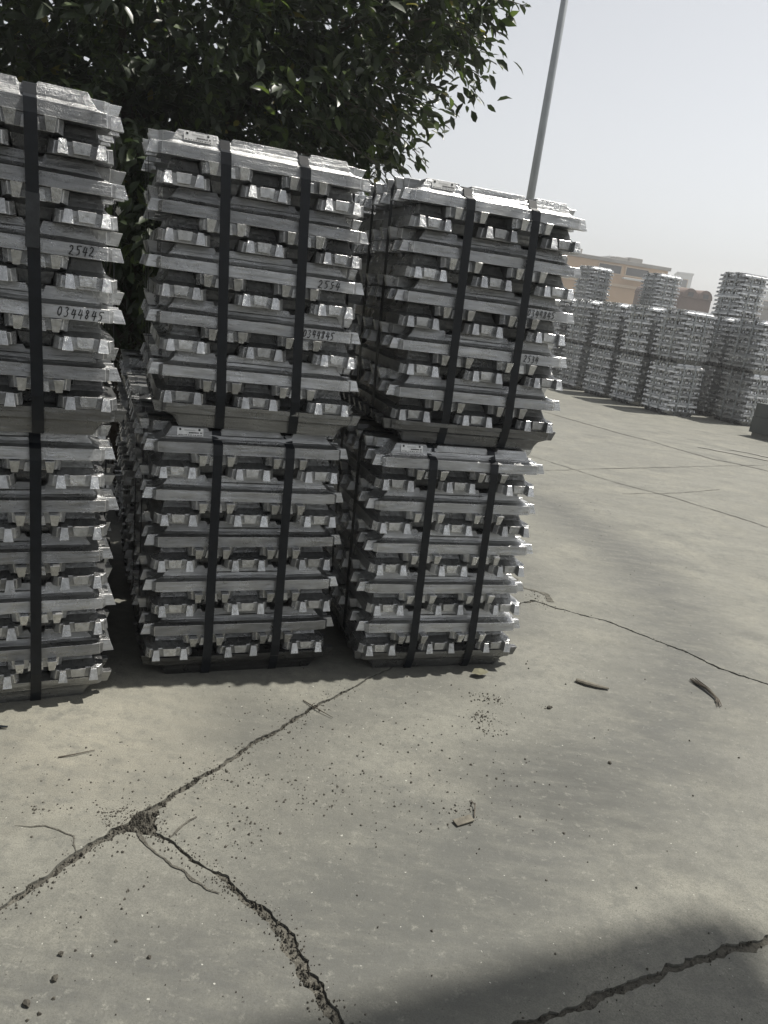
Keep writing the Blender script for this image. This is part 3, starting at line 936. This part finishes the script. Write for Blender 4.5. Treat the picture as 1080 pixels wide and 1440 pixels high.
# ------------------------------------------------------------------ loose things on the concrete
def chunk_mesh(name, sx, sy, sz, seed, sub=2):
    bm = bmesh.new()
    bmesh.ops.create_icosphere(bm, subdivisions=sub, radius=1)
    for v in bm.verts:
        p = v.co.copy()
        k = 1 + .55 * noise.noise(p * 1.7 + Vector((seed, 0, 0)))
        v.co = Vector((p.x * sx * k, p.y * sy * k, max(p.z, -.4) * sz * k))
    return bm_mesh(bm, name)

gv, gf = [], []
def crumb(x, y, s):
    b = len(gv)
    a0 = random.uniform(0, 6.28)
    h = s * random.uniform(.35, .7)
    for i in range(5):
        a = a0 + i * 1.257 + random.uniform(-.3, .3)
        rr = s * random.uniform(.6, 1.2)
        gv.append((x + rr * math.cos(a), y + rr * math.sin(a), -.004))
    for i in range(3):
        a = a0 + i * 2.09
        rr = s * random.uniform(.2, .6)
        gv.append((x + rr * math.cos(a), y + rr * math.sin(a), h * random.uniform(.8, 1.1)))
    for q in ((0, 1, 5), (1, 6, 5), (1, 2, 6), (2, 3, 6), (3, 7, 6), (3, 4, 7), (4, 0, 5), (4, 5, 7), (5, 6, 7)):
        gf.append(tuple(b + t for t in q))
def scatter(cx, cy, rx, ry, n, smin=.0015, smax=.006, rot=0.0):
    for _ in range(n):
        a, b = random.gauss(0, 1) * rx, random.gauss(0, 1) * ry
        x, y = cx + a * math.cos(rot) - b * math.sin(rot), cy + a * math.sin(rot) + b * math.cos(rot)
        crumb(x, y, smin + (smax - smin) * random.random() ** 2.5)
for pl, n, w in ((lineA[1:-3], 520, .020), (lineB[:-1], 480, .020), (lineC, 260, .016), (lineD[:-1], 200, .012)):
    q = resample(pl, .01)
    for _ in range(n):
        x, y, ww = random.choice(q)
        if y < 1.0: continue
        crumb(x + random.gauss(0, w), y + random.gauss(0, w), random.choice((.0018, .0025, .003, .0045)))
scatter(J1[0], J1[1] + .02, .05, .04, 260, .002, .007)
for cx, cy, rx, ry, n in [(.52, 2.78, .045, .025, 90), (.48, 2.62, .03, .03, 110), (.50, 2.53, .04, .02, 40), (.75, 2.77, .012, .012, 14), (-.12, 2.05, .16, .10, 120), (.35, 2.27, .18, .12, 110),
                          (-.40, 2.02, .10, .08, 90), (-.27, 1.82, .06, .05, 90), (.04, 2.01, .18, .10, 130), (.36, 2.02, .05, .04, 60), (1.43, 6.45, .35, .6, 130), (1.65, 5.35, .5, .5, 110),
                          (-.75, 1.95, .18, .15, 130), (-.25, 2.42, .14, .10, 150), (.9, 3.98, .05, .07, 120), (.35, 2.55, .3, .25, 90), (0.2, 1.7, .9, .45, 90), (1.3, 2.6, .8, .6, 60), (2.6, 5.5, 1.2, 1.6, 120),
                          (-.45, 1.4, .25, .2, 80), (-.62, 1.82, .03, .015, 50), (-.82, 1.80, .05, .02, 40)]:
    scatter(cx, cy, rx, ry, n, .0016, .0070)
me = pydata('gravel', gv, gf)
gr = link('gravel', me, [M_GRAVEL])
tag(gr, 'dark crumbs of grit strewn over the concrete yard', 'gravel', kind='stuff')

for i, (x, y, s, lb) in enumerate([(-.57, 1.352, .0065, 'small dark stone on the slab, the highest of three'), (-.556, 1.290, .008, 'dark stone on the slab, between two others'),
                                   (-.585, 1.225, .0085, 'dark stone on the slab with a small pebble behind it'), (.757, 2.768, .010, 'dark clod of dirt beside the wooden stick'),
                                   (.915, 2.43, .007, 'small dark clod at the end of a dark stain')]):
    o = link('stone', chunk_mesh('stone', s, s * .8, s * .8, i * 3.7), [M_GRAVEL])
    o.location = (x, y, s * .28)
    o.rotation_euler = (0, 0, i * 1.3)
    tag(o, lb, 'stone', 'stones lying on the concrete')

def stick(name, pts, rad, mat, label, cat, flat=.5):
    bm = bmesh.new()
    add_tube(bm, [(0, 0, 0)] + [tuple(Vector(p) - Vector(pts[0])) for p in pts[1:]], rad, 7)
    for v in bm.verts: v.co.z = v.co.z * flat if flat != 1 else v.co.z
    o = link(name, bm_mesh(bm, name), [mat])
    o.location = pts[0]
    tag(o, label, cat)
    return o
stick('wooden_stick', [(.918, 3.035, .008), (.955, 3.015, .012), (1.0, 3.003, .010), (1.05, 2.998, .006)], [.012, .014, .012, .007], M_WOOD, 'flat weathered wooden stick lying alone on the concrete', 'stick', .6)
bt = empty('twig_bundle', (1.515, 3.10, 0))
tag(bt, 'frayed bundle of dry twigs lying on the concrete beside the long crack', 'twig')
for i in range(9):
    bm = bmesh.new()
    o1, o2 = random.uniform(-.018, .018), random.uniform(-.018, .018)
    add_tube(bm, [(-.035 + o1, .10 + random.uniform(-.02, .02), .005 + .003 * (i % 3)), (.0 + o1 * .4, .02, .010 + .002 * (i % 4)), (.02 + o2 * .5, -.06, .008), (.012 + o2, -.10 + random.uniform(-.03, .03), .004)], [.002, .004, .003, .0015], 5)
    link('twig', bm_mesh(bm, 'twig'), [M_TWIG], bt)
wc = link('wood_chip', box_mesh('wood_chip', -.032, .032, -.013, .013, 0, .006, .002), [M_WOOD])
wc.location = (.365, 1.995, .003)
wc.rotation_euler = (.10, -.04, math.radians(32))
tag(wc, 'split wood chip lying among dark crumbs on the concrete', 'wood chip')
stick('bent_twig', [(.40, 2.02, .004), (.405, 2.07, .010), (.395, 2.10, .006)], [.0018, .0018, .001], M_TWIG, 'thin bent twig beside the wood chip', 'twig', 1)
stick('thin_twig', [(-.88, 2.03, .003), (-.84, 2.05, .006), (-.79, 2.09, .004)], [.0022, .002, .001], M_TWIG, 'thin straight twig left of the dirt joint near the ingots', 'twig', 1)
stick('long_twig', [(-.20, 2.56, .004), (-.13, 2.50, .008), (-.08, 2.47, .004)], [.0022, .002, .001], M_TWIG, 'thin twig lying across the joint in front of the ingots', 'twig', 1)
ds = link('pointed_scrap', pydata('pointed_scrap', [(-.13, -.014, .006), (.075, -.003, .012), (.075, .003, .012), (-.13, .02, .006), (-.13, -.014, .022), (.075, -.003, .015), (.075, .003, .015), (-.13, .02, .024)],
          [(0, 3, 2, 1), (4, 5, 6, 7), (0, 1, 5, 4), (1, 2, 6, 5), (2, 3, 7, 6), (3, 0, 4, 7)]), [M_STRAP])
ds.location = (-1.165, 2.125, -.006)
ds.rotation_euler = (0, 0, math.radians(12))
tag(ds, 'black pointed metal scrap on the concrete in front of the ingots', 'scrap')
fl = link('fallen_leaf', pydata('fallen_leaf', [tuple(p) for p in (LV * np.array([.085, .12, .045]) + np.array([0, 0, .014]))], LF, True), [M_DRYLEAF])
fl.location = (.455, 2.945, .004)
fl.rotation_euler = (.15, -.05, math.radians(25))
tag(fl, 'large dry olive leaf lying at the foot of the end stack', 'leaf')

# ------------------------------------------------------------------ dark barrier on the right
br = empty('concrete_barrier', (5.83, 13.0, 0), math.radians(-55))
tag(br, 'low dark painted concrete barrier beside the far stacks', 'barrier')
link('foot', box_mesh('foot', .03, 2.4, .05, .55, 0, .07, .004), [M_CONC], br)
for i in range(4):
    link('block', box_mesh('block', .60 * i, .60 * i + .594, 0, .6, .07, .335, .008), [M_BARRIER], br)
    link('block', box_mesh('block', .60 * i + .01, .60 * i + .594, .01, .59, .338, .56, .008), [M_BARRIER], br)

# ------------------------------------------------------------------ buildings beyond the yard
def building(name, a, b, depth, h, wall, roof, label, z_ledge=None, windows=(), parapet=.35, roof_over=.3):
    a, b = Vector((*a, 0)), Vector((*b, 0))
    L = (b - a).length
    root = empty(name, a, math.atan2(b.y - a.y, b.x - a.x))
    tag(root, label, 'building')
    w = link('wall', box_mesh('wall', 0, L, 0, depth, 0, h), [wall], root)
    link('roof', box_mesh('roof', -roof_over, L + roof_over, -roof_over, depth + roof_over, h + .003, h + parapet, .02), [roof], root)
    if z_ledge:
        link('ledge', box_mesh('ledge', 0, L, -.18, -.002, z_ledge, z_ledge + .22, .02), [M_TAN2], root)
    for (x0, x1, z0, z1) in windows:
        wi = link('window', box_mesh('window', x0, x1, -.02, -.004, z0, z1), [M_GLASS], root)
        bm = bmesh.new()
        for xa, xb, za, zb in ((x0 - .08, x0, z0, z1), (x1, x1 + .08, z0, z1), (x0 - .08, x1 + .08, z1, z1 + .08), (x0 - .08, x1 + .08, z0 - .08, z0)):
            add_box(bm, xa, xb, -.07, -.003, za, zb)
        link('frame', bm_mesh(bm, 'frame'), [M_TAN2], wi)
    return root
tan = building('flat_roofed_building', (-2.0, 61.6), (20.4, 67.4), 14, 6.15, M_TAN, M_ROOFG, 'long tan rendered building with grey flat roof and high dark windows', 4.35,
               [(16.9 + 2.45 * i, 18.9 + 2.45 * i, 5.35, 5.95) for i in range(2)] + [(1.0 + 3.4 * i, 3.9 + 3.4 * i, 5.35, 5.95) for i in range(4)], .28, .15)
for i, (x0, x1, hh) in enumerate([(15.4, 16.2, .55), (19.4, 20.4, .40), (20.6, 21.8, .50)]):
    link('roof_vent', box_mesh('roof_vent', x0, x1, 2, 3.2, 6.43, 6.43 + hh, .05), [M_ROOFG], tan)
link('gutter', box_mesh('gutter', 19.0, 22.9, -.55, -.20, 5.0, 5.15, .02), [M_PALE], tan)

sh = empty('arched_shed', (17.0, 52.3, 0), math.radians(20))
tag(sh, 'brown brick shed with two arched gables beyond the ingot stacks', 'building')
link('wall', box_mesh('wall', 0, 2.4, 0, 5, 0, 3.70), [M_BROWN], sh)
for k in range(2):
    bm = bmesh.new()
    fr, bk = [], []
    for i in range(13):
        a = math.pi * i / 12
        x, z = .60 + 1.2 * k + .58 * math.cos(a), 3.71 + .58 * math.sin(a)
        fr.append(bm.verts.new((x, -.1, z))); bk.append(bm.verts.new((x, 5.1, z)))
    bm.faces.new(fr); bm.faces.new(bk[::-1])
    for i in range(12): bm.faces.new((fr[i + 1], fr[i], bk[i], bk[i + 1]))
    bm.faces.new((fr[0], fr[12], bk[12], bk[0]))
    gb = link('gable', bm_mesh(bm, 'gable'), [M_BROWN], sh)
    bm = bmesh.new()
    add_box(bm, .40 + 1.2 * k, .80 + 1.2 * k, -.14, -.104, 3.78, 4.05)
    link('window', bm_mesh(bm, 'window'), [M_GLASS], gb)
building('pale_tower_block', (36.0, 114.5), (38.0, 114.0), 6, 9.3, M_PALE, M_PALE, 'narrow pale tower block far behind the brown shed', None, [(.5, 1.5, 7.6, 8.6), (.5, 1.5, 5.6, 6.6)], .25, .1)
building('distant_block', (42.1, 101.6), (50.0, 98.0), 8, 7.6, M_PALE, M_PALE, 'pale low block in the haze right of the tower', None, [(1 + 1.6 * i, 2 + 1.6 * i, 5.6, 6.6) for i in range(4)], .25, .1)
building('grey_shed', (25.6, 60.0), (34.0, 57.0), 6, 4.0, M_ROOFG, M_ROOFG, 'low grey shed behind the far three-high stack', None, [(1.0, 2.2, 2.2, 3.2)], .2, .2)
building('rooftop_block', (22.5, 98.0), (26.0, 98.5), 5, 8.9, M_PALE, M_PALE, 'pale block just topping the roof of the tan building', None, [(.6, 1.6, 7.2, 8.2)], .2, .1)
building('boundary_building', (-40.0, 40.0), (0.5, 47.0), 6, 4.5, M_TAN, M_ROOFG, 'low tan boundary building behind the tree', 2.6, [(3 + 5 * i, 5.5 + 5 * i, 2.9, 3.9) for i in range(7)])

# ------------------------------------------------------------------ hazy air
hz = link('haze', box_mesh('haze', -160, 160, -30, 190, -1.0, 14.0))
tag(hz, 'thin pale summer haze hanging over the whole yard', 'haze', kind='stuff')
hm = bpy.data.materials.new('haze')
hm.use_nodes = True
hm.node_tree.nodes.clear()
ho = hm.node_tree.nodes.new('ShaderNodeOutputMaterial')
hv = hm.node_tree.nodes.new('ShaderNodeVolumePrincipled')
hv.inputs['Color'].default_value = (0.95, 0.96, 0.97, 1)
hv.inputs['Density'].default_value = 0.0028
hv.inputs['Anisotropy'].default_value = 0.3
hm.node_tree.links.new(hv.outputs[0], ho.inputs['Volume'])
hz.data.materials.append(hm)
